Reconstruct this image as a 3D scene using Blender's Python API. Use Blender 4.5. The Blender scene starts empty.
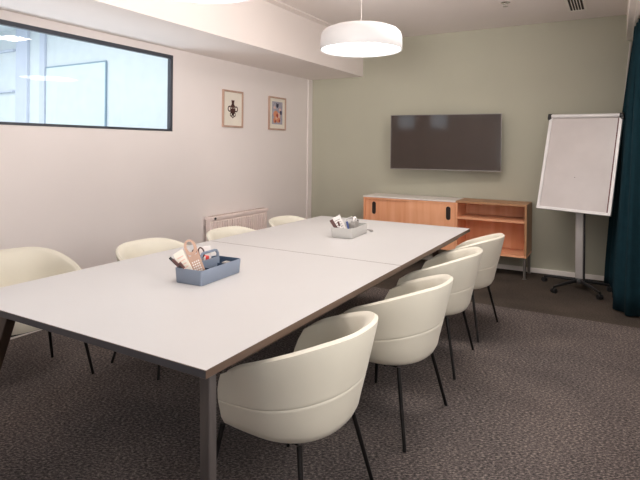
import bpy, bmesh, math, random
from mathutils import Vector, Matrix
random.seed(7)
S = bpy.context.scene
COL = S.collection
PI = math.pi

# ------------------------------------------------------------------ camera
CAM = Vector((3.7477, -6.2965, 1.3978)); YAW = 0.5195; ROLL = -0.0098; FPX = 519.2; SHY = -93.5
cd = bpy.data.cameras.new('camera'); cam = bpy.data.objects.new('camera', cd); COL.objects.link(cam)
F = Vector((-math.sin(YAW), math.cos(YAW), 0)); R = Vector((math.cos(YAW), math.sin(YAW), 0)); U = Vector((0, 0, 1))
R2 = R * math.cos(ROLL) - U * math.sin(ROLL); U2 = R * math.sin(ROLL) + U * math.cos(ROLL)
M = Matrix((R2, U2, -F)).transposed().to_4x4(); M.translation = CAM
cam.matrix_world = M
cd.sensor_fit = 'HORIZONTAL'; cd.sensor_width = 36; cd.lens = FPX / 640 * 36
cd.shift_y = SHY / 640
cd.clip_start = 0.05
S.camera = cam

# ------------------------------------------------------------------ light and exposure
LAMP_STRENGTH = 10.5
UPLIGHT = 5.0
WORLD_STRENGTH = 1.3
w = bpy.data.worlds.new('daylight'); S.world = w; w.use_nodes = True
bgn = w.node_tree.nodes['Background']; bgn.inputs[0].default_value = (0.84, 0.92, 1.0, 1); bgn.inputs[1].default_value = WORLD_STRENGTH
S.view_settings.view_transform = 'Standard'; S.view_settings.look = 'None'
S.view_settings.exposure = 0.05; S.view_settings.gamma = 1.0; S.view_settings.use_curve_mapping = False

def area(name, loc, size, size_y, power, color, rot):
    l = bpy.data.lights.new(name, 'AREA'); l.shape = 'RECTANGLE'; l.size = size; l.size_y = size_y
    l.energy = power; l.color = color
    o = bpy.data.objects.new(name, l); o.location = loc; o.rotation_euler = rot; COL.objects.link(o); return o
# ceiling light of the room beyond the interior window
area('ceiling_light_beyond_window', (-4.2, -3.4, 3.38), 4.4, 2.4, 110, (0.97, 0.965, 0.99), (0, 0, 0))
# fill added in that room, brightening the bulkhead underside through the opening
area('bulkhead_fill', (-1.3, -4.2, 0.45), 0.8, 2.2, 38, (0.86, 0.93, 1.0), (0, math.radians(-142), 0))
# fill added under the ceiling to brighten the far end of the room
area('far_fill', (2.95, -2.35, 2.79), 0.9, 0.3, 29, (1.0, 0.93, 0.885), (0, 0, 0))
# daylight entering through the side windows
area('daylight_side', (4.30, -4.7, 1.65), 3.6, 1.3, 75, (1.0, 0.94, 0.88), (0, PI / 2, 0))

# fill added behind the camera, aimed up at the far walls and ceiling
db = area('rear_fill', (3.35, -7.72, 1.55), 1.3, 1.2, 27, (1.0, 0.95, 0.91), (math.radians(106), 0, math.radians(24)))
db.data.spread = math.radians(55)
# ------------------------------------------------------------------ materials
def mat(name, color, rough=0.6, metal=0.0, spec=0.5, noise=None, bump=None, sheen=0.0):
    """noise=(scale, amount) varies the base colour, bump=(scale, strength)"""
    m = bpy.data.materials.new(name); m.use_nodes = True
    nt = m.node_tree; b = nt.nodes['Principled BSDF']
    b.inputs['Base Color'].default_value = (*color, 1); b.inputs['Roughness'].default_value = rough
    b.inputs['Metallic'].default_value = metal; b.inputs['Specular IOR Level'].default_value = spec
    if sheen: b.inputs['Sheen Weight'].default_value = sheen
    tc = nt.nodes.new('ShaderNodeTexCoord')
    if noise is None: noise = (6.0, 0.03)
    n = nt.nodes.new('ShaderNodeTexNoise'); n.inputs['Scale'].default_value = noise[0]; n.inputs['Detail'].default_value = 3
    nt.links.new(tc.outputs['Object'], n.inputs['Vector'])
    r = nt.nodes.new('ShaderNodeValToRGB')
    a = noise[1]
    r.color_ramp.elements[0].position = 0.3; r.color_ramp.elements[1].position = 0.7
    r.color_ramp.elements[0].color = (*[max(0, c * (1 - a)) for c in color], 1)
    r.color_ramp.elements[1].color = (*[min(1, c * (1 + a)) for c in color], 1)
    nt.links.new(n.outputs['Fac'], r.inputs['Fac']); nt.links.new(r.outputs['Color'], b.inputs['Base Color'])
    if bump:
        n2 = nt.nodes.new('ShaderNodeTexNoise'); n2.inputs['Scale'].default_value = bump[0]; n2.inputs['Detail'].default_value = 2
        nt.links.new(tc.outputs['Object'], n2.inputs['Vector'])
        bp = nt.nodes.new('ShaderNodeBump'); bp.inputs['Strength'].default_value = bump[1]; bp.inputs['Distance'].default_value = 0.002
        nt.links.new(n2.outputs['Fac'], bp.inputs['Height']); nt.links.new(bp.outputs['Normal'], b.inputs['Normal'])
    return m

def wood(name, c1, c2, axis=0, rough=0.45, scale=9.0):
    m = bpy.data.materials.new(name); m.use_nodes = True
    nt = m.node_tree; b = nt.nodes['Principled BSDF']; b.inputs['Roughness'].default_value = rough
    tc = nt.nodes.new('ShaderNodeTexCoord'); mp = nt.nodes.new('ShaderNodeMapping')
    sc = [scale * 1.6] * 3; sc[axis] = scale * 0.09; mp.inputs['Scale'].default_value = sc
    nt.links.new(tc.outputs['Object'], mp.inputs['Vector'])
    n = nt.nodes.new('ShaderNodeTexNoise'); n.inputs['Scale'].default_value = 1.0; n.inputs['Detail'].default_value = 5; n.inputs['Distortion'].default_value = 0.6
    nt.links.new(mp.outputs['Vector'], n.inputs['Vector'])
    r = nt.nodes.new('ShaderNodeValToRGB'); r.color_ramp.elements[0].position = 0.32; r.color_ramp.elements[1].position = 0.68
    r.color_ramp.elements[0].color = (*c1, 1); r.color_ramp.elements[1].color = (*c2, 1)
    nt.links.new(n.outputs['Fac'], r.inputs['Fac']); nt.links.new(r.outputs['Color'], b.inputs['Base Color'])
    return m

def emitter(name, color, strength):
    m = bpy.data.materials.new(name); m.use_nodes = True; nt = m.node_tree; nt.nodes.clear()
    e = nt.nodes.new('ShaderNodeEmission'); e.inputs[0].default_value = (*color, 1); e.inputs[1].default_value = strength
    o = nt.nodes.new('ShaderNodeOutputMaterial'); nt.links.new(e.outputs[0], o.inputs[0]); return m

def glass_pane(name, tint=(1, 1, 1), ior=1.5):
    m = bpy.data.materials.new(name); m.use_nodes = True; nt = m.node_tree; nt.nodes.clear()
    t = nt.nodes.new('ShaderNodeBsdfTransparent'); t.inputs[0].default_value = (*tint, 1)
    g = nt.nodes.new('ShaderNodeBsdfGlossy'); g.inputs['Roughness'].default_value = 0.0
    f = nt.nodes.new('ShaderNodeFresnel'); f.inputs[0].default_value = ior
    mx = nt.nodes.new('ShaderNodeMixShader'); o = nt.nodes.new('ShaderNodeOutputMaterial')
    ge = nt.nodes.new('ShaderNodeNewGeometry'); iv = nt.nodes.new('ShaderNodeMath'); iv.operation = 'SUBTRACT'; iv.inputs[0].default_value = 1.0
    nt.links.new(ge.outputs['Backfacing'], iv.inputs[1]); ml = nt.nodes.new('ShaderNodeMath'); ml.operation = 'MULTIPLY'
    nt.links.new(f.outputs[0], ml.inputs[0]); nt.links.new(iv.outputs[0], ml.inputs[1]); nt.links.new(ml.outputs[0], mx.inputs[0]); nt.links.new(t.outputs[0], mx.inputs[1]); nt.links.new(g.outputs[0], mx.inputs[2]); nt.links.new(mx.outputs[0], o.inputs[0])
    return m

def carpet_mat():
    m = bpy.data.materials.new('carpet'); m.use_nodes = True; nt = m.node_tree; L = nt.links.new
    b = nt.nodes['Principled BSDF']; b.inputs['Roughness'].default_value = 0.95; b.inputs['Specular IOR Level'].default_value = 0.1
    tc = nt.nodes.new('ShaderNodeTexCoord')
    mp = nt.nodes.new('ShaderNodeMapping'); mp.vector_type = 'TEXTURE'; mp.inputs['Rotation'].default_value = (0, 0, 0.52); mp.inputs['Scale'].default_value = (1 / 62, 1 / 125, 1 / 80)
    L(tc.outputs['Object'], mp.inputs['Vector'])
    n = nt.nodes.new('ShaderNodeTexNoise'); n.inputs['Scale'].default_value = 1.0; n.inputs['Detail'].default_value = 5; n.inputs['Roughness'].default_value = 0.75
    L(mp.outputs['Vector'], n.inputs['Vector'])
    def ramp(cols):
        r = nt.nodes.new('ShaderNodeValToRGB'); e = r.color_ramp.elements
        e[0].position, e[0].color = cols[0][0], (*cols[0][1], 1); e[1].position, e[1].color = cols[-1][0], (*cols[-1][1], 1)
        for p, c in cols[1:-1]:
            x = e.new(p); x.color = (*c, 1)
        L(n.outputs['Fac'], r.inputs['Fac']); return r
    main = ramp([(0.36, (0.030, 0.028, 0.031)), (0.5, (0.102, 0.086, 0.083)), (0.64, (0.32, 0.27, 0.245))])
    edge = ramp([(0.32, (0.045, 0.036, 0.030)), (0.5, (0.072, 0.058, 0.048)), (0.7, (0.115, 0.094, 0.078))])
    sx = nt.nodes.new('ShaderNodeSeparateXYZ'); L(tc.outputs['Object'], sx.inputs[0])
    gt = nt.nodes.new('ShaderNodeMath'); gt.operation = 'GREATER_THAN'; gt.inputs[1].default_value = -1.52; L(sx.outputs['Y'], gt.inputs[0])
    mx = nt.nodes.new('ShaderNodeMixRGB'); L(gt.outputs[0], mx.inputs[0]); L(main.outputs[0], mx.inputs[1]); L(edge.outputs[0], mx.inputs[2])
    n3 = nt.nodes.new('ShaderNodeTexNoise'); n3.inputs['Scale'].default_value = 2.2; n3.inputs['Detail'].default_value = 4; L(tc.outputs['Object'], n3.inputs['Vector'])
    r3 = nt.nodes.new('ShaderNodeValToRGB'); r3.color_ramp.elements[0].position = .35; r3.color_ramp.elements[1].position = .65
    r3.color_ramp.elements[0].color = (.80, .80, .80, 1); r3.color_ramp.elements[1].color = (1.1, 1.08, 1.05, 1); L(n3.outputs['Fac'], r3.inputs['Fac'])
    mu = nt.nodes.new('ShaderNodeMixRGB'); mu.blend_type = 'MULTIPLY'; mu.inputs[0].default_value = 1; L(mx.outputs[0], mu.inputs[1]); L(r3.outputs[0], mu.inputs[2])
    L(mu.outputs[0], b.inputs['Base Color'])
    bp = nt.nodes.new('ShaderNodeBump'); bp.inputs['Strength'].default_value = 0.6; bp.inputs['Distance'].default_value = 0.006
    L(n.outputs['Fac'], bp.inputs['Height']); L(bp.outputs['Normal'], b.inputs['Normal'])
    return m

def mottled(name, c1, c2, scale, rough):
    return mat(name, tuple((a + b) / 2 for a, b in zip(c1, c2)), rough, noise=(scale, 0.15))

MT = dict(
    wall=mat('wall_paint', (0.86, 0.79, 0.76), 0.85, noise=(1.5, 0.015), bump=(120, 0.08)),
    ceil=mat('ceiling_paint', (0.90, 0.825, 0.785), 0.9, noise=(1.5, 0.015)),
    green=mat('sage_paint', (0.48, 0.465, 0.37), 0.85, noise=(2, 0.02), bump=(120, 0.08)),
    beyond=mat('pale_blue_paint', (0.80, 0.87, 0.90), 0.8),
    beyond_dark=mat('pale_lilac_paint', (0.68, 0.74, 0.86), 0.8),
    beyond_line=mat('blue_grey_edge', (0.30, 0.42, 0.52), 0.6),
    beyond_panel=mat('pale_mint_panel', (0.78, 0.90, 0.88), 0.5),
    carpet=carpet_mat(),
    trim=mat('white_trim', (0.93, 0.87, 0.81), 0.5),
    winframe=mat('charcoal_frame', (0.055, 0.06, 0.075), 0.4),
    glass=glass_pane('clear_glass'),
    laminate=mat('white_laminate', (0.52, 0.50, 0.49), 0.38, noise=(3, 0.01)),
    ply=wood('brown_edge', (0.075, 0.045, 0.030), (0.13, 0.08, 0.055), 1, 0.5),
    shaded_ply=mat('shaded_edge', (0.055, 0.052, 0.058), 0.5),  # table edge again, with the near end's shade put into the colour
    brownwood=wood('dark_brown_wood', (0.030, 0.017, 0.011), (0.065, 0.036, 0.022), 2, 0.45),
    greywood=wood('grey_brown_wood', (0.045, 0.036, 0.034), (0.08, 0.066, 0.060), 2, 0.5),
    leather=mat('cream_leather', (0.71, 0.665, 0.555), 0.5, noise=(9, 0.015), bump=(260, 0.06), sheen=0.1),
    black=mat('black_metal', (0.012, 0.011, 0.011), 0.35, metal=0.4),
    blackp=mat('black_plastic', (0.015, 0.015, 0.016), 0.4),
    oak=wood('warm_oak_upright', (0.84, 0.36, 0.18), (0.95, 0.49, 0.28), 2, 0.42),
    oakh=wood('warm_oak_level', (0.76, 0.34, 0.18), (0.90, 0.47, 0.275), 0, 0.42),
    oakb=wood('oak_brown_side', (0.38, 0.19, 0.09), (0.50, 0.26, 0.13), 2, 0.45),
    cabtop=mat('off_white_top', (0.86, 0.80, 0.75), 0.4),
    steel=mat('grey_steel', (0.20, 0.18, 0.165), 0.4, metal=0.6),
    chrome=mat('chrome', (0.75, 0.74, 0.72), 0.15, metal=1.0),
    screen=mat('tv_screen', (0.042, 0.028, 0.021), 0.07, spec=1.0),
    bezel=mat('tv_bezel', (0.30, 0.27, 0.25), 0.35, metal=0.6),
    tvback=mat('tv_back', (0.02, 0.02, 0.02), 0.5),
    alu=mat('white_aluminium', (0.82, 0.80, 0.79), 0.4, metal=0.1),
    board=mat('whiteboard_surface', (0.61, 0.56, 0.545), 0.3),
    pole=mat('grey_aluminium', (0.55, 0.52, 0.50), 0.4, metal=0.25),
    boardline=mat('dark_red_line', (0.12, 0.02, 0.02), 0.5),
    teal=mat('dark_teal_cloth', (0.006, 0.026, 0.036), 0.95, spec=0.15, noise=(14, 0.12), bump=(300, 0.3)),
    hem=mat('pale_lining', (0.60, 0.56, 0.52), 0.8),
    shade=mat('white_lampshade', (0.56, 0.545, 0.545), 0.45),
    glow=emitter('lamp_diffuser', (1.0, 0.955, 0.925), LAMP_STRENGTH),
    cord=mat('grey_cord', (0.30, 0.27, 0.26), 0.5),
    rad=mat('radiator_enamel', (0.95, 0.81, 0.76), 0.45),
    radd=mat('radiator_grille', (0.44, 0.32, 0.28), 0.5),
    frame=wood('pale_oak_frame', (0.46, 0.30, 0.23), (0.58, 0.39, 0.30), 2, 0.5),
    paper=mat('white_paper', (0.80, 0.75, 0.72), 0.7),
    cream=mat('cream_paper', (0.84, 0.78, 0.68), 0.7),
    artbg=mat('grey_blue_print', (0.40, 0.38, 0.44), 0.7, noise=(40, 0.2)),
    artbrown=mat('dark_brown_print', (0.075, 0.025, 0.018), 0.7),
    artorange=mat('orange_print', (0.72, 0.30, 0.16), 0.7),
    artred=mat('red_print', (0.40, 0.06, 0.05), 0.7),
    artnavy=mat('navy_print', (0.04, 0.04, 0.08), 0.7),
    artpink=mat('peach_print', (0.80, 0.52, 0.42), 0.7),
    traybl=mat('blue_grey_plastic', (0.20, 0.235, 0.30), 0.45),
    traybl_in=mat('navy_plastic', (0.045, 0.075, 0.125), 0.45),
    traygr=mat('light_grey_plastic', (0.50, 0.485, 0.46), 0.45),
    tan=mat('tan_leather', (0.50, 0.32, 0.24), 0.6),
    redp=mat('red_plastic', (0.62, 0.05, 0.04), 0.4),
    brownp=mat('brown_cover', (0.10, 0.035, 0.03), 0.5),
    bluep=mat('blue_plastic', (0.06, 0.09, 0.25), 0.4),
    pinkp=mat('pale_pink_plastic', (0.70, 0.50, 0.45), 0.4),
    greym=mat('mid_grey_plastic', (0.30, 0.28, 0.26), 0.4),
    dark=mat('dark_recess', (0.02, 0.012, 0.01), 0.7),
)

# ------------------------------------------------------------------ helpers
def newbm(): return bmesh.new()

def box(bm, x0, x1, y0, y1, z0, z1, bev=0.0, seg=2):
    vs = bmesh.ops.create_cube(bm, size=1.0)['verts']
    for v in vs:
        v.co = Vector((x0 + (v.co.x + .5) * (x1 - x0), y0 + (v.co.y + .5) * (y1 - y0), z0 + (v.co.z + .5) * (z1 - z0)))
    if bev > 0:
        es = list({e for v in vs for e in v.link_edges})
        bmesh.ops.bevel(bm, geom=es, offset=bev, segments=seg, profile=0.5, affect='EDGES')
    return vs

def tube(bm, pts, r, n=12, r1=None, cap=True):
    pts = [Vector(p) for p in pts]; rings = []
    N = len(pts)
    t0 = (pts[1] - pts[0]).normalized()
    a = Vector((0, 0, 1)) if abs(t0.z) < 0.9 else Vector((1, 0, 0))
    side = t0.cross(a).normalized()
    for i, p in enumerate(pts):
        t = (pts[min(i + 1, N - 1)] - pts[max(i - 1, 0)]).normalized()
        side = (side - t * side.dot(t)).normalized(); up = t.cross(side)
        rr = r if r1 is None else r + (r1 - r) * i / (N - 1)
        rings.append([bm.verts.new(p + (side * math.cos(2 * PI * k / n) + up * math.sin(2 * PI * k / n)) * rr) for k in range(n)])
    for a_, b_ in zip(rings, rings[1:]):
        for k in range(n): bm.faces.new((a_[k], a_[(k + 1) % n], b_[(k + 1) % n], b_[k]))
    if cap: bm.faces.new(rings[0][::-1]); bm.faces.new(rings[-1])

def lathe(bm, prof, n=48, axis_loc=(0, 0)):
    rings = []
    for r, z in prof:
        if r < 1e-6: rings.append([bm.verts.new((axis_loc[0], axis_loc[1], z))])
        else: rings.append([bm.verts.new((axis_loc[0] + r * math.cos(2 * PI * k / n), axis_loc[1] + r * math.sin(2 * PI * k / n), z)) for k in range(n)])
    for a, b in zip(rings, rings[1:]):
        for k in range(n):
            k2 = (k + 1) % n
            if len(a) == 1 and len(b) == 1: continue
            if len(a) == 1: bm.faces.new((a[0], b[k2], b[k]))
            elif len(b) == 1: bm.faces.new((a[k], a[k2], b[0]))
            else: bm.faces.new((a[k], a[k2], b[k2], b[k]))

def prism(bm, pts, d, origin=(0, 0, 0), ux=(1, 0, 0), uy=(0, 0, 1)):
    """extruded outline: pts in (ux,uy), thickness d along ux x uy"""
    ux, uy, o = Vector(ux), Vector(uy), Vector(origin); nz = ux.cross(uy).normalized() * d
    a = [bm.verts.new(o + ux * p[0] + uy * p[1]) for p in pts]; b = [bm.verts.new(v.co + nz) for v in a]
    bm.faces.new(a[::-1]); bm.faces.new(b)
    for i in range(len(a)):
        j = (i + 1) % len(a); bm.faces.new((a[i], a[j], b[j], b[i]))

def ell(cx, cy, rx, ry, n=20): return [(cx + rx * math.cos(2 * PI * k / n), cy + ry * math.sin(2 * PI * k / n)) for k in range(n)]
def rrect(x0, x1, y0, y1, r, n=5):
    o = []
    for cx, cy, a0 in ((x1 - r, y0 + r, -PI / 2), (x1 - r, y1 - r, 0), (x0 + r, y1 - r, PI / 2), (x0 + r, y0 + r, PI)):
        for k in range(n + 1): a = a0 + PI / 2 * k / n; o.append((cx + r * math.cos(a), cy + r * math.sin(a)))
    return o

def obj(name, bm, m, parent=None, smooth=None, loc=None, rot=None, mats=None):
    bmesh.ops.recalc_face_normals(bm, faces=bm.faces[:])
    me = bpy.data.meshes.new(name); bm.to_mesh(me); bm.free()
    for mm in (mats or [m]): me.materials.append(mm)
    if smooth is not None:
        me.polygons.foreach_set('use_smooth', [True] * len(me.polygons)); me.update()
        me.set_sharp_from_angle(angle=math.radians(smooth))
    o = bpy.data.objects.new(name, me); COL.objects.link(o)
    if parent: o.parent = parent
    if loc: o.location = loc
    if rot: o.rotation_euler = rot
    return o

def tag(o, label, cat, group=None):
    o['label'] = label; o['category'] = cat
    if group: o['group'] = group
    return o
def thing(name, label, cat, loc=(0, 0, 0), rot=(0, 0, 0), group=None):
    o = bpy.data.objects.new(name, None); COL.objects.link(o); o.empty_display_size = 0.1
    o.location = loc; o.rotation_euler = rot
    return tag(o, label, cat, group)
def struct(name, bm, m, smooth=None, mats=None):
    o = obj(name, bm, m, smooth=smooth, mats=mats); o['kind'] = 'structure'; return o
def kids(o): return [c for c in bpy.data.objects if c.parent is o]
def copy_tree(o, parent=None, shallow=False):
    c = o.copy(); COL.objects.link(c)
    if parent: c.parent = parent
    for ch in kids(o): copy_tree(ch, c)
    return c

# ------------------------------------------------------------------ room shell
H = 2.807; YB = -7.6; XR = 4.12; T = 0.15
bm = newbm(); box(bm, -0.0, XR, YB, 0, -0.1, 0); struct('floor', bm, MT['carpet'])
bm = newbm(); box(bm, 0, XR + T, YB - T, T, H, H + .1); struct('ceiling', bm, MT['ceil'])
bm = newbm(); box(bm, 0, XR + T, 0, T, -.1, H); struct('wall_back', bm, MT['green'])
# left wall with its interior window opening
WY0, WY1, WZ0, WZ1 = -5.6, -2.636, 1.530, 2.266
bm = newbm()
TL = .05
box(bm, -TL, 0, YB, WY0, -.1, 3.5); box(bm, -TL, 0, WY1, T, -.1, 3.5); box(bm, -TL, 0, WY0, WY1, -.1, WZ0); box(bm, -TL, 0, WY0, WY1, WZ1, 3.5)
struct('wall_left', bm, MT['wall'])
# pale corner post where the left wall meets the green wall
bm = newbm(); box(bm, 0, 0.018, -0.11, 0, 0, 2.33, .003); struct('trim_1', bm, MT['wall'])
# bulkhead along the left wall
bm = newbm(); box(bm, 0, 0.797, YB, 0, 2.333, H); struct('ceiling_bulkhead', bm, MT['ceil'])
bm = newbm(); box(bm, 0.797, 0.885, YB, 0, H - .014, H); struct('trim_2', bm, MT['ceil'])
# soffit over the curtain track
bm = newbm(); box(bm, 3.825, XR, -3.2, 0, 2.54, H); struct('ceiling_soffit', bm, MT['trim'])
# right wall with daylight windows beyond the curtain (outside the frame)
bm = newbm()
box(bm, XR, XR + T, -2.8, 0, -.1, H); box(bm, XR, XR + T, YB, -6.6, -.1, H)
box(bm, XR, XR + T, -6.6, -2.8, -.1, .95); box(bm, XR, XR + T, -6.6, -2.8, 2.35, H)
struct('wall_right', bm, MT['wall'])
# wall behind the camera with two high windows, mirrored by the television
bm = newbm(); xs = [(-T, .05), (.54, .90), (1.38, 2.65), (4.05, XR + T)]
for a, b in xs: box(bm, a, b, YB - T, YB, -.1, H)
for a, b in ((.05, .54), (.90, 1.38)): box(bm, a, b, YB - T, YB, -.1, 1.88); box(bm, a, b, YB - T, YB, 2.6, H)
box(bm, 2.65, 4.05, YB - T, YB, -.1, .9); box(bm, 2.65, 4.05, YB - T, YB, 2.6, H)
struct('wall_front', bm, MT['wall'])

def window(name, axis, pos, a0, a1, z0, z1, fw, depth, m=MT['winframe'], mull=()):
    """frame + pane; axis 'x': in a wall of constant x"""
    bm = newbm(); d0, d1 = pos
    def bx(p0, p1, q0, q1):
        if axis == 'x': box(bm, d0, d1, p0, p1, q0, q1, .002, 1)
        else: box(bm, p0, p1, d0, d1, q0, q1, .002, 1)
    bx(a0, a1, z1 - fw, z1); bx(a0, a1, z0, z0 + fw * .6); bx(a0, a0 + fw, z0 + fw * .6, z1 - fw); bx(a1 - fw, a1, z0 + fw * .6, z1 - fw)
    for mm in mull: bx(mm - fw / 2, mm + fw / 2, z0 + fw * .6, z1 - fw)
    o = struct(name, bm, m)
    bm = newbm(); c = (d0 * .3 + d1 * .7)
    if axis == 'x': box(bm, c - .003, c + .003, a0 + fw * .8, a1 - fw * .8, z0 + fw * .5, z1 - fw * .8)
    else: box(bm, a0 + fw * .8, a1 - fw * .8, c - .003, c + .003, z0 + fw * .5, z1 - fw * .8)
    obj('pane', bm, MT['glass'], o); return o
window('window_1', 'x', (-.035, 0.006), WY0, WY1, WZ0, WZ1, .034, .05)
window('window_2', 'y', (YB - .08, YB - .02), .05, .54, 1.88, 2.6, .04, .05, MT['trim'])
window('window_3', 'y', (YB - .08, YB - .02), .90, 1.38, 1.88, 2.6, .04, .05, MT['trim'])
window('window_added', 'y', (YB - .08, YB - .02), 2.65, 4.05, .9, 2.6, .05, .05, MT['trim'])  # tall window added behind the camera to let in more light
window('window_4', 'x', (XR + .04, XR + .1), -6.6, -2.8, .95, 2.35, .05, .05, MT['trim'], mull=(-4.7,))

# baseboards
bm = newbm(); box(bm, 0.02, XR, -.014, 0, 0, .052, .003); struct('baseboard_back', bm, MT['trim'])
bm = newbm(); box(bm, 0, .014, YB, -.11, 0, .06, .003); struct('baseboard_left', bm, MT['trim'])

# the bright room beyond the interior window
BY = -1.0
bm = newbm(); box(bm, -6.8, -.05, BY, BY + .1, 0, 3.5); struct('wall_beyond', bm, MT['beyond'])
bm = newbm(); box(bm, -6.9, -6.8, YB, BY + .1, 0, 3.5); struct('wall_beyond_left', bm, MT['beyond'])
bm = newbm(); box(bm, -6.9, -.05, YB - .1, YB, 0, 3.5); struct('wall_beyond_front', bm, MT['beyond'])
bm = newbm(); box(bm, -6.9, -.05, YB - .1, BY + .1, 3.42, 3.5); struct('ceiling_beyond', bm, MT['beyond'])
bm = newbm(); box(bm, -6.9, -.05, YB - .1, BY + .1, -.1, 0); struct('floor_beyond', bm, MT['beyond'])
bm = newbm(); box(bm, -5.42, -5.08, BY - .05, BY, 0, 3.42, .004); struct('trim_3', bm, MT['beyond_dark'])
bm = newbm(); box(bm, -4.74, -4.60, BY - .04, BY, 0, 3.42, .004); struct('trim_4', bm, MT['beyond_dark'])
t = thing('wall_panel', 'large pale mint panel with a thin blue edge seen through the interior window', 'panel', (-3.82, BY, 0))
bm = newbm(); box(bm, -.745, .745, -.025, 0, .3, 2.665, .003); obj('panel_surface', bm, MT['beyond_panel'], t)
bm = newbm(); box(bm, -.76, .76, -.03, 0, 2.665, 2.685); box(bm, .745, .765, -.03, 0, .3, 2.665); obj('edge_strip', bm, MT['beyond_line'], t)
for i, (z, wh) in enumerate(((3.03, 'upper'), (2.31, 'lower'))):
    bm = newbm(); box(bm, -6.8, -5.5, BY - .06, BY, z, z + .035, .003)
    tag(obj('shelf_rail', bm, MT['beyond_dark']), wh + ' of two pale lilac rails at the far left, seen through the interior window', 'rail', 'rails beyond the interior window')

# ------------------------------------------------------------------ conference table
TX0, TX1, TY0, TY1, TS, TH = 1.312, 2.712, -5.143, -2.001, -3.560, .74
t = thing('conference_table', 'long white conference table with brown edge and splayed wooden legs', 'table', ((TX0 + TX1) / 2, (TY0 + TY1) / 2, 0))
cx, cy = (TX0 + TX1) / 2, (TY0 + TY1) / 2
def tabletop(y0, y1, endface):
    bm = newbm(); box(bm, TX0 - cx, TX1 - cx, y0 - cy, y1 - cy, TH - .026, TH, .0015, 1)
    bm.faces.ensure_lookup_table()
    bmesh.ops.recalc_face_normals(bm, faces=bm.faces[:])
    for f in bm.faces:
        n = f.normal; f.material_index = 0 if n.z > .9 else (2 if n.y < -.9 else 1)
    return obj('tabletop', bm, None, t, mats=[MT['laminate'], MT['ply'], MT['shaded_ply']])
tabletop(TY0, TS - .0015, 1); tabletop(TS + .0015, TY1, 0)
def taper_leg(px, py, sx, sy, s=.18, m='brownwood', wtop=.062, wbot=.040):
    bm = newbm(); ztop = TH - .028
    a = []; b = []
    dx, dy = sx * s * ztop, sy * s * ztop
    for (ix, iy) in ((-1, -1), (1, -1), (1, 1), (-1, 1)):
        a.append(bm.verts.new((px - cx + ix * wtop / 2, py - cy + iy * wtop / 2 * .8, ztop)))
        b.append(bm.verts.new((px - cx + dx + ix * wbot / 2, py - cy + dy + iy * wbot / 2, 0)))
    bm.faces.new(a); bm.faces.new(b[::-1])
    for i in range(4): bm.faces.new((a[i], b[i], b[(i + 1) % 4], a[(i + 1) % 4]))
    bmesh.ops.bevel(bm, geom=bm.edges[:], offset=.003, segments=1, affect='EDGES')
    return obj('leg', bm, MT[m], t)
LX0, LX1 = 1.41, 2.615
taper_leg(LX0, -4.955, -1, -1); taper_leg(2.650, -5.065, 1, -1, m='greywood', wtop=.042, wbot=.034)  # right leg: same brown wood, greyed in colour for the light on it
taper_leg(1.585, -2.07, -1, 1, .05); taper_leg(2.440, -2.07, 1, 1, .05)
for x in (LX0, LX1):                       # long rails under the top
    bm = newbm(); box(bm, x - cx - .016, x - cx + .016, -4.93 - cy, -2.06 - cy, TH - .085, TH - .027, .002, 1); obj('side_rail', bm, MT['brownwood'], t)
for y in (-4.955, -3.9, -3.2, -2.07):
    bm = newbm(); box(bm, LX0 + .03 - cx, LX1 - .03 - cx, y - cy - .016, y - cy + .016, TH - .08, TH - .028, .002, 1); obj('cross_rail', bm, MT['greywood'], t)

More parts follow.
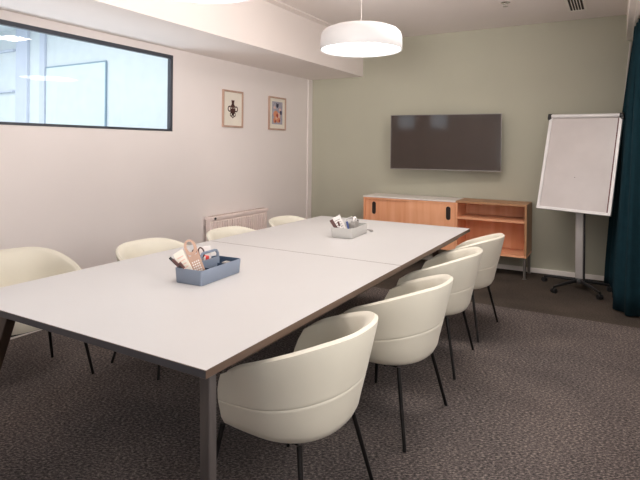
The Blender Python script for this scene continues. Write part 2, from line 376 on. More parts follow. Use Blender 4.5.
# ------------------------------------------------------------------ chairs
def plan(u, k_y, k_b, xf):
    """u in [-1,1] round the tub: arm front -> back -> arm front"""
    Wd, Bk, x0 = .308 * k_y, .318 * k_b, .0
    arm = .30; a = abs(u); sgn = 1 if u >= 0 else -1
    if a > 1 - arm:
        f = (a - (1 - arm)) / arm
        return Vector((x0 + (xf - x0) * f, sgn * (Wd - .010 * f * f)))
    th = a / (1 - arm) * PI / 2; n = 2.35
    return Vector((x0 - Bk * abs(math.cos(th)) ** (2 / n), sgn * Wd * abs(math.sin(th)) ** (2 / n)))
def rim_z(x): q = x + .318; return .733 - .355 * (q - .05 * (1 - math.exp(-q / .05))) - .010 * max(0, (x - .02) / .07) ** 2
def make_chair(label):
    t = thing('tub_chair', label, 'chair')
    bm = newbm(); NU = 44; rows = []
    th = .032
    # (fraction of height, widening) : outside from under the seat up to the rim, then down the inside
    outer = [(None, .343, .62), (None, .347, .80), (None, .360, .90), (None, .388, .957), (None, .44, 1.0)]
    for i in range(NU + 1):
        u = -1 + 2 * i / NU
        prof = []
        fr = .168
        for _, z, k in outer:
            ky = .875 * k; kb = .785 * k
            p = plan(u, ky, kb, fr * (.7 + .3 * k)); prof.append((p.x, p.y, z))
        xr = plan(u, 1, 1, .110).x; zr = rim_z(xr)
        fs = .075 + .20 * (.2 - xr) / .53
        for f in (fs - .045, fs - .014, fs, fs + .014, fs + .045, .45, .70, .93):      # upper outside, with the stitched groove at .125
            z = .44 + (zr - .44) * f
            k = (z - .44) / (.757 - .44)
            kk = .875 + .125 * (f ** .95); kb = .785 + .215 * (f ** .95)
            g = -.0035 if f == fs else 0
            xf = .168 - .045 * f ** 2
            p = plan(u, kk + g * 2, kb + g * 2, xf); prof.append((p.x, p.y, z))
        no = len(prof)
        ptop = plan(u, 1.0, 1.0, .108); pin = plan(u, 1 - th / .308, 1 - th / .318, .106)
        prof.append((ptop.x * .99, ptop.y * .99, zr - .004))
        mid = (ptop + pin) / 2; prof.append((mid.x, mid.y, zr + .004))
        prof.append((pin.x, pin.y, zr - .006))
        tb = th + .007 * min(1, max(0, (.70 - abs(u)) / .03))
        for f in (.93, .6, .3, .0):
            z = .44 + (zr - .44) * f
            kk = .875 + .125 * f; kb = .785 + .215 * f; xf = .166 - .045 * f ** 2
            p = plan(u, kk - tb * 1.1 / .308, kb - tb * 1.15 / .318, xf); prof.append((p.x, p.y, z))
        rows.append([bm.verts.new(p) for p in prof])
    NP = len(rows[0])
    for a, b in zip(rows, rows[1:]):
        for k in range(NP - 1): bm.faces.new((a[k], b[k], b[k + 1], a[k + 1]))
    # arm ends: a face across the wall, closed with a slightly raised centre line
    for r in (rows[0], rows[-1]):
        bm.faces.new(r[4:])
    bot = [r[0] for r in rows]; bm.faces.new(bot)
    # front apron of the base bowl
    for k in range(4): bm.faces.new((rows[0][k], rows[0][k + 1], rows[-1][k + 1], rows[-1][k]))
    inner = [r[NP - 1] for r in rows]; bm.faces.new(inner)
    bm.faces.new((rows[0][4], rows[0][NP - 1], rows[-1][NP - 1], rows[-1][4]))
    sh = obj('shell', bm, MT['leather'], t, smooth=50)
    # seat cushion
    bm = newbm(); n = 40; pr = [(.80, .345), (.93, .352), (.965, .385), (.96, .43), (.90, .452), (.7, .460), (.35, .462)]
    rings = []
    for k, z in pr:
        ring = []
        for i in range(n):
            a = 2 * PI * i / n; c, s = math.cos(a), math.sin(a); e = 2 / 3.4
            x = .01 + (.205 if c > 0 else .185) * k * abs(c) ** e * (1 if c > 0 else -1); y = .232 * k * abs(s) ** e * (1 if s > 0 else -1)
            ring.append(bm.verts.new((x, y, z)))
        rings.append(ring)
    for a, b in zip(rings, rings[1:]):
        for i in range(n): bm.faces.new((a[i], a[(i + 1) % n], b[(i + 1) % n], b[i]))
    bm.faces.new(rings[0][::-1]); bm.faces.new(rings[-1])
    obj('seat_cushion', bm, MT['leather'], t, smooth=60)
    bm = newbm(); box(bm, -.13, .16, -.18, .18, .335, .349, .004); obj('seat_frame', bm, MT['black'], t)
    for sx, sy in ((-1, 1), (-1, -1), (1, 1), (1, -1)):
        bm = newbm(); tube(bm, [(-.145, sy * .190, .345), (-.215, sy * .264, 0.0)] if sx < 0 else [(.180, sy * .222, .345), (.225, sy * .285, 0.0)], .0105, 12, .0085)
        obj('leg', bm, MT['black'], t, smooth=50)
    return t
chair0 = make_chair('x')
right_row = [(2.648, -4.552, PI - .02, 'large cream tub chair nearest the camera, beside the near table leg'),
             (2.720, -3.750, PI - .075, 'second nearest cream tub chair on the curtain side of the table, beside the table seam'),
             (2.687, -2.910, PI + .03, 'third nearest cream tub chair on the curtain side of the table'),
             (2.695, -2.205, PI - .06, 'cream tub chair on the curtain side in front of the open oak shelf unit')]
left_row = [(.735, -4.490, -.10, 'cream tub chair at far left, pulled out under the interior window'),
            (1.165, -3.800, 0, 'cream tub chair on the wall side, behind the blue-grey desk caddy'),
            (1.285, -3.075, 0, 'cream tub chair on the wall side, in front of the radiator near its valve'),
            (1.295, -2.270, 0, 'farthest cream tub chair on the wall side, beyond the radiator')]
for i, (x, y, rz, lab) in enumerate(right_row + left_row):
    c = chair0 if i == 0 else copy_tree(chair0)
    c.location = (x, y, 0); c.rotation_euler = (0, 0, rz); c['label'] = lab
    c['group'] = 'cream tub chairs around the conference table'

# ------------------------------------------------------------------ pendants
def make_pendant(label, x, y, zb):
    t = thing('pendant_lamp', label, 'lamp', (x, y, zb), group='round white pendant lamps')
    bm = newbm(); r = .300
    prof = [(.288, .006), (.296, .0), (r, .006), (r, .06), (r - .002, .10), (r - .012, .128), (r - .035, .150), (r - .075, .166), (r - .13, .174), (.06, .178), (0.0, .178)]
    K = 1.067; prof = [(a * K, b * K) for a, b in prof]
    lathe(bm, prof, 64)
    inner = [(a * K, b * K) for a, b in ((.288, .006), (.286, .06), (.24, .12), (0, .13))]
    lathe(bm, inner, 64)
    bmesh.ops.remove_doubles(bm, verts=bm.verts[:], dist=.0005)
    obj('lamp_shade', bm, MT['shade'], t, smooth=40)
    bm = newbm(); lathe(bm, [(0, .012), (.303, .012), (.303, .016), (0, .018)], 64); obj('diffuser', bm, MT['glow'], t)
    bm = newbm(); tube(bm, [(0, 0, .188), (0, 0, .212)], .014, 16); tube(bm, [(-.035, -.012, .189), (-.035, -.012, .202)], .010, 12); tube(bm, [(.03, .015, .189), (.03, .015, .202)], .008, 12)
    obj('cable_fitting', bm, MT['chrome'], t, smooth=40)
    bm = newbm(); tube(bm, [(0, 0, .205), (0, 0, H - zb - .02)], .0018, 8); obj('cable', bm, MT['cord'], t)
    bm = newbm(); tube(bm, [(0, 0, H - zb - .03), (0, 0, H - zb)], .05, 24); obj('ceiling_rose', bm, MT['shade'], t, smooth=40)
    # upward light added above the closed shade to brighten the ceiling
    l = bpy.data.lights.new('ceiling_fill', 'AREA'); l.shape = 'DISK'; l.size = .44; l.energy = UPLIGHT; l.color = (1.0, 0.93, 0.885)
    u = bpy.data.objects.new('ceiling_fill', l); COL.objects.link(u); u.parent = t; u.location = (0, 0, .222); u.rotation_euler = (PI, 0, 0)
    return t
make_pendant('round white pendant lamp hanging over the far half of the table', 2.000, -2.610, 2.152)
make_pendant('round white pendant lamp cut by the top edge above the near half of the table', 2.035, -4.455, 2.152)

# ------------------------------------------------------------------ sideboard units
CF, CB = -.428, -.03
def cabinet_legs(t, xs):
    for x in xs:
        for y in (CF + .03, CB - .03):
            bm = newbm(); box(bm, x - .014, x + .014, y - .014, y + .014, 0.004, .232, .003, 1); box(bm, x - .02, x + .02, y - .02, y + .02, 0, .006); obj('leg', bm, MT['steel'], t)
C0, C1, C2, CZ, CZB = 1.020, 2.166, 2.924, .799, .229
t = thing('sideboard', 'low oak sideboard with two sliding doors and a white top', 'cabinet', ((C0 + C1) / 2, (CF + CB) / 2, 0))
ox, oy = (C0 + C1) / 2, (CF + CB) / 2
def lb(bm, x0, x1, y0, y1, z0, z1, b=.0015): box(bm, x0 - ox, x1 - ox, y0 - oy, y1 - oy, z0, z1, b, 1)
bm = newbm()
lb(bm, C0, C0 + .02, CF, CB, CZB, .777); lb(bm, C1 - .02, C1 - .001, CF, CB, CZB, .777)
lb(bm, C0 + .02, C1 - .02, CF, CB, CZB, CZB + .02); lb(bm, C0 + .02, C1 - .02, CF, CB, .757, .777); lb(bm, C0 + .02, C1 - .02, CB - .012, CB, CZB + .02, .757)
obj('cabinet_body', bm, MT['oak'], t)
bm = newbm(); lb(bm, C0 - .004, C1 + .0, CF - .006, CB, .779, .797, .003); obj('cabinet_top', bm, MT['cabtop'], t)
def door(x0, x1, yf, hx):
    """sliding door pierced by an upright oval finger pull"""
    bm = newbm(); z0, z1 = CZB + .022, .755
    hole = rrect(hx - .027, hx + .027, .572, .727, .026, 6)
    hv = hole; rect = []
    # ring of outer points matching the hole points radially on the door rectangle
    def outer_pt(p):
        dx, dz = p[0] - hx, p[1] - .65
        best = 1e9
        if dx > 1e-9: best = min(best, (x1 - hx) / dx)
        if dx < -1e-9: best = min(best, (x0 - hx) / dx)
        if dz > 1e-9: best = min(best, (z1 - .65) / dz)
        if dz < -1e-9: best = min(best, (z0 - .65) / dz)
        return (hx + dx * best, .65 + dz * best)
    for cn in ((x0, z0), (x1, z0), (x1, z1), (x0, z1)): pass
    pts = [(p, outer_pt(p)) for p in hv]
    # insert the corners so that the door stays rectangular
    for cnr in ((x1, z0), (x1, z1), (x0, z1), (x0, z0)):
        dx, dz = cnr[0] - hx, cnr[1] - .65; k = 1 / max(abs(dx) / .027, abs(dz) / .0775)
        a = math.atan2(dz, dx)
        best = min(range(len(pts)), key=lambda i: abs((math.atan2(pts[i][0][1] - .65, pts[i][0][0] - hx) - a + PI) % (2 * PI) - PI))
        pts[best] = (pts[best][0], cnr)
    y0 = yf; y1 = yf + .016; n = len(pts)
    A = [bm.verts.new((p[0] - ox, y0 - oy, p[1])) for p, _ in pts]; B = [bm.verts.new((q[0] - ox, y0 - oy, q[1])) for _, q in pts]
    C = [bm.verts.new((p[0] - ox, y1 - oy, p[1])) for p, _ in pts]; D = [bm.verts.new((q[0] - ox, y1 - oy, q[1])) for _, q in pts]
    for i in range(n):
        j = (i + 1) % n
        bm.faces.new((A[i], A[j], B[j], B[i])); bm.faces.new((C[i], D[i], D[j], C[j]))
        bm.faces.new((A[i], C[i], C[j], A[j])); bm.faces.new((B[i], B[j], D[j], D[i]))
    bmesh.ops.remove_doubles(bm, verts=bm.verts[:], dist=1e-5)
    d = obj('door', bm, MT['oak'], t)
    bm = newbm(); prism(bm, [(p[0] - ox, p[1]) for p in rrect(hx - .030, hx + .030, .569, .730, .029, 6)], -.006, (0, y0 - oy + .010, 0))
    hd = obj('finger_pull', bm, MT['dark'], d); hd['label'] = 'dark oval finger pull'
    return d
door(C0 + .022, C0 + .585, CF + .024, 1.151); door(C0 + .562, C1 - .022, CF + .004, 2.082)
cabinet_legs_x = (C0 + .03 - ox, C1 - .03 - ox)
def legs_local(xs):
    for x in xs:
        for y in (CF + .03, CB - .04):
            bm = newbm(); lb(bm, x - .013, x + .013, y - .013, y + .013, .004, CZB, .003); lb(bm, x - .02, x + .02, y - .02, y + .02, 0, .006); obj('leg', bm, MT['steel'], t)
legs_local((C0 + .04, C1 - .04))

t = thing('open_shelf_unit', 'low open oak shelf unit joined to the right end of the sideboard', 'shelf unit', ((C1 + C2) / 2, (CF + CB) / 2, 0))
ox = (C1 + C2) / 2
bm = newbm(); lb(bm, C1 + .001, C1 + .022, CF, CB, CZB + .022, CZ - .022); lbp = obj('side_panel', bm, MT['oak'], t)
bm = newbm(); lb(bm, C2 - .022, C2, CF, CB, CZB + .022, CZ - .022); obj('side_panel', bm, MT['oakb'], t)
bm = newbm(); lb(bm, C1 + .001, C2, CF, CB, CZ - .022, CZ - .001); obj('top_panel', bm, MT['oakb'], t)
bm = newbm(); lb(bm, C1 + .001, C2, CF, CB, CZB, CZB + .022); obj('bottom_panel', bm, MT['oakh'], t)
bm = newbm(); lb(bm, C1 + .022, C2 - .022, CB - .012, CB, CZB + .022, CZ - .022); obj('back_panel', bm, MT['oak'], t)
bm = newbm(); lb(bm, C1 + .022, C2 - .022, CF + .004, CB - .012, .596, .618); obj('shelf', bm, MT['oakh'], t)
legs_local((C1 + .04, C2 - .022))

# ------------------------------------------------------------------ television on its arm
t = thing('television', 'wide dark television on a wall arm above the sideboard', 'television', (1.961, -.215, 1.461), (0, 0, math.radians(5.5)))
hw, hh = .652, .333
bm = newbm(); box(bm, -hw + .004, hw - .004, .0, .030, -hh + .004, hh - .004, .004); box(bm, -.3, .3, .03, .055, -.25, .15, .01); obj('tv_back', bm, MT['tvback'], t)
bm = newbm(); box(bm, -hw, hw, -.010, .018, hh - .007, hh, .002, 1); box(bm, -hw, hw, -.010, .018, -hh, -hh + .012, .002, 1)
box(bm, -hw, -hw + .007, -.010, .018, -hh + .012, hh - .007, .002, 1); box(bm, hw - .007, hw, -.010, .018, -hh + .012, hh - .007, .002, 1); obj('bezel', bm, MT['bezel'], t)
bm = newbm(); box(bm, -hw + .007, hw - .007, -.004, .0, -hh + .012, hh - .007); obj('screen', bm, MT['screen'], t)
bm = newbm(); box(bm, -.03, .03, .055, .19, -.06, .0, .004); box(bm, -.16, .16, .165, .205, -.14, .08, .004); obj('wall_bracket', bm, MT['black'], t)

# ------------------------------------------------------------------ flip chart on castors
t = thing('flipchart_easel', 'white flipchart board on a grey pole with a black castor base, beside the curtain', 'flipchart', (3.43, -.50, 0))
bt = Matrix.Rotation(math.radians(-16.34), 4, 'Z') @ Matrix.Rotation(math.radians(-15.73), 4, 'X') @ Matrix.Rotation(math.radians(1.12), 4, 'Y')
bt.translation = Vector((3.418 - 3.43, -.51 + .50, 1.257))
def tr(bm): bmesh.ops.transform(bm, matrix=bt, verts=bm.verts[:])
W_, H_ = .35, .50
bm = newbm(); box(bm, -W_ + .02, W_ - .02, -.006, .010, -H_ + .02, H_ - .02); tr(bm); obj('board', bm, MT['board'], t)
bm = newbm(); fw = .030
box(bm, -W_, -W_ + fw, -.016, .014, -H_, H_ - .02, .004); box(bm, W_ - fw, W_, -.016, .014, -H_, H_ - .02, .004); box(bm, -W_, W_, -.020, .014, -H_, -H_ + fw, .004)
tr(bm); obj('board_frame', bm, MT['alu'], t)
bm = newbm(); box(bm, W_ - fw - .010, W_ - fw - .001, -.012, -.006, -H_ + fw, H_ - .02); tr(bm); obj('gap_shade', bm, MT['boardline'], t)  # dark strip standing in for the shaded gap beside the frame
bm = newbm(); tube(bm, [(-W_ + .02, -.014, H_ - .008), (W_ - .02, -.014, H_ - .008)], .021, 20); tr(bm); obj('clamp_bar', bm, MT['alu'], t, smooth=40)
for s in (-1, 1):
    bm = newbm(); tube(bm, [(s * (W_ - .024), -.014, H_ - .008), (s * (W_ + .008), -.014, H_ - .008)], .026, 20); box(bm, s * W_ - .014, s * W_ + .014, -.032, .01, H_ - .045, H_ - .012, .004)
    tr(bm); e = obj('end_cap', bm, MT['blackp'], t, smooth=40); e['label'] = 'black end cap'
bm = newbm(); box(bm, -.036, .036, -.002, .046, .085, 1.10, .010, 3); obj('pole', bm, MT['pole'], t, smooth=40)
bm = newbm(); box(bm, .0365, .052, -.004, .040, .085, 1.10, .002, 1); obj('pole_strip', bm, MT['blackp'], t)
bm = newbm(); box(bm, -.05, .05, -.05, .04, 1.0, 1.12, .006); obj('tilt_bracket', bm, MT['blackp'], t)
bm = newbm(); lathe(bm, [(0, .105), (.045, .105), (.055, .09), (.055, .065), (0, .06)], 24); obj('hub', bm, MT['blackp'], t, smooth=40)
for k, deg in enumerate((158, 236, 302, 12, 86)):
    a = math.radians(deg); rad = .36 if k < 3 else .27; cxx, cyy = rad * math.cos(a), rad * math.sin(a)
    bm = newbm(); tube(bm, [(.03 * math.cos(a), .03 * math.sin(a), .085), (cxx * .55, cyy * .55, .077), (cxx, cyy, .060)], .017, 10, .012)
    lg = obj('base_arm', bm, MT['blackp'], t, smooth=50)
    bm = newbm(); d = Vector((-math.sin(a), math.cos(a), 0))
    for q in (-.014, .014):
        c = Vector((cxx, cyy, .024)) + d * q; tube(bm, [c - d * .009, c + d * .009], .024, 16)
    tube(bm, [(cxx, cyy, .03), (cxx, cyy, .062)], .008, 10)
    obj('castor', bm, MT['blackp'], lg, smooth=40)

# ------------------------------------------------------------------ curtain
def curtain():
    bm = newbm(); N = 150; K = 14
    bot = [Vector((3.662, -.10)), Vector((3.745, -.55)), Vector((3.760, -1.14)), Vector((3.84, -1.26)), Vector((4.07, -1.27))]
    top = [Vector((3.900, -.12)), Vector((3.905, -.5)), Vector((3.895, -.95)), Vector((3.92, -1.10)), Vector((4.07, -1.14))]
    def path(P, f):
        L = [0]
        for a, b in zip(P, P[1:]): L.append(L[-1] + (b - a).length)
        s = f * L[-1]
        for i in range(len(P) - 1):
            if s <= L[i + 1] + 1e-9:
                q = (s - L[i]) / (L[i + 1] - L[i]); d = (P[i + 1] - P[i]).normalized()
                return P[i].lerp(P[i + 1], q), Vector((d.y, -d.x))
        return P[-1], Vector((0, -1))
    rows = []
    for k in range(K + 1):
        h = k / K; z = .012 + h * 2.508; row = []
        for i in range(N + 1):
            f = i / N
            pb, nb = path(bot, f); pt, ntp = path(top, f); e = h ** 1.25
            p = pb.lerp(pt, e); n = nb
            wv = (.024 - .008 * h) * math.sin(f * 2 * PI * 7.5 + .5 * math.sin(3 * h)) + .010 * math.sin(f * 2 * PI * 3.3 + 2 * h)
            p = p + n * wv
            row.append(bm.verts.new((min(p.x, XR - .01), p.y, z)))
        rows.append(row)
    for a, b in zip(rows, rows[1:]):
        for i in range(N): bm.faces.new((a[i], a[i + 1], b[i + 1], b[i]))
    o = tag(obj('curtain', bm, MT['teal'], smooth=80), 'floor length dark teal curtain hanging at the right edge', 'curtain')
    md = o.modifiers.new('thickness', 'SOLIDIFY'); md.thickness = .005
    return o
cu = curtain()
bm = newbm()
for (xa, ya, za), (xb, yb, zb) in (((3.855, -.06, 2.60), (3.80, -.06, 1.95)),):
    tube(bm, [(3.862, -.075, 2.50), (3.832, -.075, 2.2), (3.80, -.075, 1.85)], .012, 8, .003)
hm = obj('lining', bm, MT['hem'], cu, smooth=60); hm['label'] = 'pale lining strip'
bm = newbm(); box(bm, 3.87, 3.90, -3.1, -.03, 2.526, 2.54, .002, 1)
tag(obj('curtain_track', bm, MT['trim']), 'white curtain track under the soffit above the teal curtain', 'curtain track')

# ------------------------------------------------------------------ radiator
t = thing('radiator', 'pale pinkish ribbed radiator on the white wall behind the table', 'radiator', (.0, -1.690, .10))
ry = 1.000 / 2; zt = .555
bm = newbm(); box(bm, .035, .10, -ry, ry, .0, zt - .035, .006); obj('panel', bm, MT['rad'], t)
bm = newbm(); n = 24
for i in range(n):
    y = -ry + .03 + i * (2 * ry - .06) / (n - 1); box(bm, .10, .116, y - .0115, y + .0115, .02, zt - .055, .003, 1)
obj('ribs', bm, MT['rad'], t)
bm = newbm(); box(bm, .032, .120, -ry - .004, ry + .004, zt - .034, zt, .004); obj('top_cover', bm, MT['rad'], t)
bm = newbm()
for i in range(30):
    y = -ry + .035 + i * (2 * ry - .07) / 29; box(bm, .045, .10, y - .010, y + .004, zt, zt + .0015)
obj('top_grille', bm, MT['radd'], t)
bm = newbm(); tube(bm, [(.115, -ry + .05, zt - .02), (.130, -ry + .05, zt - .02)], .012, 14); obj('vent_plug', bm, MT['blackp'], t)
for y in (-ry + .15, ry - .15):
    bm = newbm(); box(bm, .0, .035, y - .02, y + .02, .1, .42); obj('wall_mount', bm, MT['rad'], t)
for y in (ry - .03, ry - .08):
    bm = newbm(); tube(bm, [(.065, y, 0), (.065, y, -.098)], .009, 10); obj('pipe', bm, MT['rad'], t)

# ------------------------------------------------------------------ pictures
def picture(y0, y1, z0, z1, label):
    t = thing('framed_picture', label, 'picture', (0, (y0 + y1) / 2, (z0 + z1) / 2), group='framed prints on the white wall')
    a, b = (y1 - y0) / 2, (z1 - z0) / 2; f = .020
    bm = newbm(); box(bm, 0.002, .024, -a, a, b - f, b, .002, 1); box(bm, .002, .024, -a, a, -b, -b + f, .002, 1); box(bm, .002, .024, -a, -a + f, -b + f, b - f, .002, 1); box(bm, .002, .024, a - f, a, -b + f, b - f, .002, 1)
    obj('frame', bm, MT['frame'], t)
    bm = newbm(); box(bm, .002, .012, -a + f, a - f, -b + f, b - f); m = obj('mount', bm, MT['cream'], t)
    return t, m
def blob(parent, name, shapes, m, x=.012, d=.001):
    groups = [shapes] if name in ('printed_figure', 'printed_ground') else [[q] for q in shapes]
    for g in groups:
        bm = newbm()
        for s in g: prism(bm, s, d, (x, 0, 0), (0, 1, 0), (0, 0, 1))
        obj(name, bm, m, parent)
t, m = picture(-1.914, -1.562, 1.602, 2.013, 'framed print of a dark brown figure, nearest the interior window')
blob(m, 'printed_figure', [ell(0, -.005, .045, .065), ell(0, .07, .018, .030), [(-.026, .10), (-.014, .10), (-.006, .055), (-.018, .05)], [(.014, .10), (.026, .10), (.018, .05), (.006, .055)],
     ell(-.028, -.062, .022, .026), ell(.028, -.062, .022, .026), ell(0, -.078, .02, .026)], MT['artbrown'])
def arc(cy, cz, r, w, a0, a1, n=12):
    o = [(cy + r * math.cos(a0 + (a1 - a0) * k / n), cz + r * math.sin(a0 + (a1 - a0) * k / n)) for k in range(n + 1)]
    i = [(cy + (r - w) * math.cos(a0 + (a1 - a0) * k / n), cz + (r - w) * math.sin(a0 + (a1 - a0) * k / n)) for k in range(n + 1)]
    return o + i[::-1]
blob(m, 'printed_arm', [arc(-.055, 0, .034, .014, PI * .35, PI * 1.7), arc(.055, 0, .034, .014, -PI * .7, PI * .65)], MT['artbrown'], .012, .0012)
blob(m, 'printed_spot', [ell(-.03, -.062, .009, .012), ell(.03, -.062, .009, .012), ell(0, -.082, .008, .012), ell(-.02, .01, .006, .008), ell(.02, .012, .006, .008)], MT['cream'], .0132, .0008)
t, m = picture(-1.050, -.676, 1.600, 2.016, 'framed print with orange and red shapes on grey-blue, nearest the room corner')
blob(m, 'printed_ground', [[(-.115, -.135), (.115, -.135), (.115, .150), (-.115, .150)]], MT['artbg'])
blob(m, 'printed_shape', [ell(-.035, -.01, .052, .046), ell(.02, -.075, .045, .04), ell(-.055, -.085, .032, .035)], MT['artorange'], .0132)
blob(m, 'printed_shape', [ell(.035, -.02, .03, .032), ell(.055, .05, .022, .02), ell(-.02, -.055, .02, .02), [(-.09, .06), (-.03, .06), (-.06, .10)]], MT['artpink'], .0145)
blob(m, 'printed_shape', [ell(-.005, -.025, .022, .026), ell(.045, -.09, .016, .02), ell(-.045, -.10, .016, .016)], MT['artred'], .0158)
blob(m, 'printed_shape', [ell(-.005, .098, .024, .026), ell(.075, .015, .022, .028), [(-.03, .13), (-.018, .13), (-.008, .10), (-.02, .095)], [(.008, .095), (.02, .13), (.03, .13), (.018, .09)]], MT['artnavy'], .0158)

# ------------------------------------------------------------------ ceiling fittings
t = thing('ceiling_vent', 'small white air vent with dark slots in the ceiling at top right', 'vent', (3.39, -.68, H))
bm = newbm()
box(bm, -.085, .085, -.26, -.235, -.008, 0); box(bm, -.085, .085, .235, .26, -.008, 0); box(bm, -.085, -.062, -.235, .235, -.008, 0); box(bm, .062, .085, -.235, .235, -.008, 0); obj('vent_frame', bm, MT['trim'], t)
bm = newbm(); box(bm, -.062, .062, -.235, .235, -.0015, 0); obj('vent_slot', bm, MT['dark'], t)
bm = newbm()
for i in range(4): x = -.062 + .0248 * (i + 1); box(bm, x - .0035, x + .0035, -.235, .235, -.008, -.0015)
obj('slats', bm, MT['trim'], t)
t = thing('ceiling_sprinkler', 'small chrome fitting in the ceiling left of the air vent', 'sprinkler', (2.80, -1.06, H))
bm = newbm(); lathe(bm, [(0, 0), (.045, 0), (.045, -.004), (.03, -.012), (0, -.012)], 28); obj('rosette', bm, MT['chrome'], t, smooth=40)
bm = newbm(); tube(bm, [(0, 0, -.01), (0, 0, -.036)], .009, 12); lathe(bm, [(0, -.036), (.024, -.036), (.024, -.039), (0, -.039)], 20)
tube(bm, [(.012, 0, -.012), (.016, 0, -.025), (.006, 0, -.036)], .002, 8); tube(bm, [(-.012, 0, -.012), (-.016, 0, -.025), (-.006, 0, -.036)], .002, 8); obj('sprinkler_head', bm, MT['chrome'], t, smooth=40)

# ------------------------------------------------------------------ desk caddies
def caddy(label, x, y, rz, m_out, m_in):
    t = thing('desk_caddy', label, 'caddy', (x, y, TH + .0005), (0, 0, rz), group='handled desk caddies on the table')
    Wc, Lc, Hc = .083, .160, .072; wt = .004
    def loop(sx, sy, z, r): return [Vector((p[0], p[1], z)) for p in rrect(-sx, sx, -sy, sy, r, 5)]
    bm = newbm()
    rings = [loop(Wc - .006, Lc - .006, .0, .012), loop(Wc - .004, Lc - .004, .003, .012), loop(Wc, Lc, Hc - .002, .012), loop(Wc - .001, Lc - .001, Hc, .012), loop(Wc - wt, Lc - wt, Hc, .010), loop(Wc - wt - .003, Lc - wt - .003, .005, .010)]
    vr = [[bm.verts.new(p) for p in r] for r in rings]
    n = len(vr[0])
    for k, (a, b) in enumerate(zip(vr, vr[1:])):
        for i in range(n):
            f = bm.faces.new((a[i], a[(i + 1) % n], b[(i + 1) % n], b[i])); f.material_index = 1 if k == 4 else 0
    bm.faces.new(vr[0][::-1]); f = bm.faces.new(vr[-1]); f.material_index = 1
    obj('tray', bm, None, t, smooth=35, mats=[m_out, m_in])
    for yy in (-.055, .062):
        bm = newbm(); box(bm, -Wc + wt + .003, Wc - wt - .003, yy - .002, yy + .002, .005, Hc - .012); obj('divider', bm, m_in, t)
    # tall middle wall that rises into the loop handle
    bm = newbm()
    pcs = [[(-.078, .006), (.078, .006), (.078, .080), (.060, .090), (-.060, .090), (-.078, .080)],
           [(.078, .080), (.072, .112), (.058, .130), (.050, .122), (.062, .108), (.060, .090)],
           [(.058, .130), (.046, .133), (-.046, .133), (-.058, .130), (-.050, .122), (.050, .122)],
           [(-.058, .130), (-.072, .112), (-.078, .080), (-.060, .090), (-.062, .108), (-.050, .122)]]
    for pc in pcs: prism(bm, pc, .009, (-.0045, 0, 0), (0, 1, 0), (0, 0, 1))
    bmesh.ops.remove_doubles(bm, verts=bm.verts[:], dist=1e-5)
    obj('handle', bm, m_out, t)
    return t
A1 = (1.986, -4.318, math.radians(4)); A2 = (2.025, -2.825, math.radians(4))
caddy('blue-grey desk caddy holding scissors and pens on the near half of the table', *A1, MT['traybl'], MT['traybl_in'])
caddy('light grey desk caddy holding a tape dispenser on the far half of the table', *A2, MT['traygr'], MT['traygr'])

def at(A, x, y, z):
    c, s = math.cos(A[2]), math.sin(A[2]); return (A[0] + x * c - y * s, A[1] + x * s + y * c, TH + z)
def stick(A, name, label, cat, p0, p1, r, m, m2, group, cap=.3):
    """pen: barrel and cap"""
    a, b = Vector(at(A, *p0)), Vector(at(A, *p1)); t = thing(name, label, cat, a, group=group); d = b - a
    bm = newbm(); tube(bm, [(0, 0, 0), d * (1 - cap)], r, 12); obj('barrel', bm, m, t, smooth=50)
    bm = newbm(); tube(bm, [d * (1 - cap), d * .97, d], r * 1.15, 12); obj('cap', bm, m2, t, smooth=50)
def lean(deg, back=12):
    """axes of a flat thing that faces the room and leans sideways toward the near end of the table"""
    a, b = math.radians(deg), math.radians(back); r = Vector((.87, .5, 0)).normalized(); f = Vector((-.5, .87, 0)); up = (Vector((0, 0, 1)) * math.cos(b) + f * math.sin(b))
    return r * math.cos(a) + up * math.sin(a), up * math.cos(a) - r * math.sin(a)
# near caddy contents: the pens and papers lean toward the wall at the near end
stick(A1, 'pen', 'dark brown pen leaning at the outer corner of the blue-grey caddy', 'pen', (-.034, -.098, .012), (-.114, -.158, .116), .006, MT['brownp'], MT['blackp'], 'pens in the near caddy')
stick(A1, 'pen', 'black pen leaning beside the white cards in the blue-grey caddy', 'pen', (.006, -.126, .012), (-.084, -.170, .112), .006, MT['blackp'], MT['brownp'], 'pens in the near caddy')
stick(A1, 'pen', 'pale pink pen standing between the dark pens in the blue-grey caddy', 'pen', (.026, -.134, .012), (-.048, -.164, .100), .0055, MT['pinkp'], MT['brownp'], 'pens in the near caddy')
def card(A, name, label, cat, base, ux, uy, w_, h_, d, m, group=None, marks=None, m_marks=None, n_marks=5):
    """stack of paper standing on edge: width axis ux, height axis uy"""
    c, s = math.cos(A[2]), math.sin(A[2])
    ux, uy = lean(*ux) if uy is None else (Vector(ux).normalized(), Vector(uy).normalized()); uy = (uy - ux * uy.dot(ux)).normalized()
    o = Vector(at(A, *base)); bm = newbm()
    prism(bm, [(-w_ / 2, 0), (w_ / 2, 0), (w_ / 2, h_), (-w_ / 2, h_)], d, (0, 0, 0), ux, uy)
    ob = obj(name, bm, m, loc=o); tag(ob, label, cat, group)
    if m_marks:
        bm = newbm(); nz = ux.cross(uy).normalized() * d
        rnd = random.Random(3)
        for i in range(n_marks):
            hh_ = h_ * (.22 + .68 * i / n_marks); ww = w_ * (.25 + .12 * rnd.random())
            prism(bm, [(-ww, hh_), (ww, hh_), (ww, hh_ + h_ * .035), (-ww, hh_ + h_ * .035)], .0006, nz * 1.001, ux, uy)
        obj('print', bm, m_marks, ob)
    return ob
card(A1, 'card_stack', 'stack of cream cards leaning at the near end of the blue-grey caddy', 'cards', (-.024, -.112, .024), (30,), None, .050, .135, .008, MT['cream'], None, None, MT['artpink'], 5)
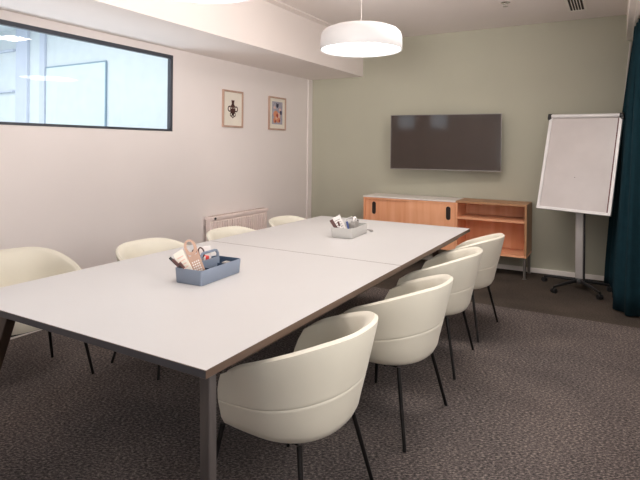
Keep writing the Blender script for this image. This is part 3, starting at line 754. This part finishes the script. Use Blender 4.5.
card(A1, 'paper_sheet', 'white folded paper standing behind the cream cards in the blue-grey caddy', 'paper', (-.028, -.092, .024), (33,), None, .046, .140, .003, MT['paper'])
# tan tag with a round holed end
def tan_tag():
    a = Vector(at(A1, .018, -.084, .024)); ux, uy = lean(24)
    bm = newbm(); n = 24; Ho, Wb, Wt = .190, .029, .030; cz = Ho - Wt * 1.35
    outer = []; inner = []
    for k in range(n):
        an = 2 * PI * k / n; outer.append((Wt * math.cos(an), cz + Wt * 1.35 * math.sin(an))); inner.append((Wt * .55 * math.cos(an), cz + .004 + Wt * .9 * math.sin(an)))
    nz = ux.cross(uy) * .004
    A = [bm.verts.new(ux * p[0] + uy * p[1]) for p in outer]; B = [bm.verts.new(ux * p[0] + uy * p[1]) for p in inner]
    C = [bm.verts.new(v.co + nz) for v in A]; D = [bm.verts.new(v.co + nz) for v in B]
    for i in range(n):
        j = (i + 1) % n
        bm.faces.new((A[i], A[j], B[j], B[i])); bm.faces.new((C[i], D[i], D[j], C[j])); bm.faces.new((A[i], C[i], C[j], A[j])); bm.faces.new((B[i], B[j], D[j], D[i]))
    prism(bm, [(-Wb, 0), (Wb, 0), (Wt * .95, cz - .012), (.02, cz - .040), (-.02, cz - .040), (-Wt * .95, cz - .012)], .0038, (0, 0, 0), ux, uy)
    o = obj('leather_tag', bm, MT['tan'], loc=a); tag(o, 'tan holed tag with pale print, tallest thing in the blue-grey caddy', 'tag')
    bm = newbm()
    for r in range(5):
        for c in range(4): prism(bm, [(-.018 + c * .010, .025 + r * .012), (-.012 + c * .010, .025 + r * .012), (-.012 + c * .010, .032 + r * .012), (-.018 + c * .010, .032 + r * .012)], .0008, nz, ux, uy)
    obj('print', bm, MT['paper'], o)
tan_tag()
# scissors: two looped handles above the tray, blades down inside
def scissors():
    o0 = Vector(at(A1, .004, -.040, .018)); t = thing('scissors', 'scissors with dark red-brown loop handles standing in the blue-grey caddy', 'scissors', o0)
    ux, uy = lean(20)
    for s in (-1, 1):
        bm = newbm(); prism(bm, [(-.002 * s, 0), (.006 * s, .03), (.006 * s, .085), (-.004 * s, .085)], .002, (0, s * .0012, 0), ux, uy); obj('blade', bm, MT['chrome'], t)
        bm = newbm(); cx_, cz_ = s * .016, .112; pts = [ux * (cx_ + .0135 * math.cos(2 * PI * k / 20)) + uy * (cz_ + .024 * math.sin(2 * PI * k / 20)) for k in range(21)]
        tube(bm, pts, .0036, 8, cap=False); tube(bm, [ux * (s * .004) + uy * .082, ux * (s * .010) + uy * .095], .004, 8); obj('loop_handle', bm, MT['artbrown'], t, smooth=60)
scissors()
bm = newbm(); box(bm, -.014, .014, -.022, .022, 0, .095, .004)
o = obj('marker_box', bm, MT['redp'], loc=at(A1, -.030, .000, .008), rot=(0, 0, A1[2])); tag(o, 'red box standing behind the handle of the blue-grey caddy', 'box')
bm = newbm(); box(bm, -.0142, .0142, -.0225, -.008, .030, .0955, .002); obj('box_label', bm, MT['paper'], o)
card(A1, 'notepad', 'white notepad standing behind the handle of the blue-grey caddy', 'notepad', (-.050, .020, .008), (.2, .98, 0), (-.10, 0, .99), .095, .135, .006, MT['paper'])
bm = newbm(); box(bm, -.014, .014, -.020, .020, 0, .060, .003)
tag(obj('eraser', bm, MT['greym'], loc=at(A1, .040, .085, .006), rot=(0, 0, A1[2])), 'grey eraser block at the far end of the blue-grey caddy', 'eraser')

# far caddy contents
card(A2, 'notebook', 'dark brown notebook leaning out at the near end of the light grey caddy', 'notebook', (-.040, -.104, .024), (32,), None, .026, .115, .008, MT['brownp'])
card(A2, 'card_stack', 'white cards leaning at the near end of the light grey caddy', 'cards', (-.014, -.088, .028), (26,), None, .066, .130, .008, MT['paper'], None, None, MT['greym'], 5)
stick(A2, 'pen', 'brown pen in front of the white cards in the light grey caddy', 'pen', (.010, -.138, .012), (-.030, -.152, .118), .006, MT['paper'], MT['brownp'], 'pens in the far caddy')
stick(A2, 'pen', 'blue pen beside the tape dispenser in the light grey caddy', 'pen', (.058, -.132, .012), (.036, -.145, .122), .007, MT['bluep'], MT['bluep'], 'pens in the far caddy')
def tape():
    t = thing('tape_dispenser', 'grey tape dispenser with a clear roll in the light grey caddy', 'tape dispenser', at(A2, .043, -.015, .062), (0, 0, A2[2]))
    bm = newbm(); prism(bm, [(-.038, 0), (.040, 0), (.044, .022), (.034, .048), (-.030, .048), (-.040, .026)], .034, (-.017, 0, 0), (0, 1, 0), (0, 0, 1)); obj('dispenser_body', bm, MT['greym'], t)
    bm = newbm(); n = 24
    for r0 in (.024,):
        pts = [(0, .004 + r0 * math.cos(2 * PI * k / n), .050 + r0 * math.sin(2 * PI * k / n)) for k in range(n + 1)]; tube(bm, pts, .007, 8, cap=False)
    obj('tape_roll', bm, MT['paper'], t, smooth=60)
    bm = newbm(); box(bm, -.014, .014, .040, .048, .030, .052); obj('cutter', bm, MT['blackp'], t)
tape()
bm = newbm(); tube(bm, [at(A2, -.055, .000, .010), at(A2, -.080, -.030, .150)], .010, 12)
tag(obj('marker_pen', bm, MT['greym'], smooth=50), 'grey marker standing behind the tape dispenser in the light grey caddy', 'marker')
# small grey clip lying beyond the far caddy
t = thing('table_clip', 'small grey clip with a thin cord lying beyond the light grey caddy', 'clip', (2.085, -2.575, TH + .001))
bm = newbm(); box(bm, -.030, .030, -.012, .012, 0, .012, .004); obj('clip_body', bm, MT['greym'], t, rot=(0, 0, -.9))
bm = newbm(); tube(bm, [(-.01, .01, .006), (-.04, .03, .004), (-.075, .012, .004), (-.10, -.02, .004)], .0028, 8); obj('cord', bm, MT['greym'], t, smooth=60)
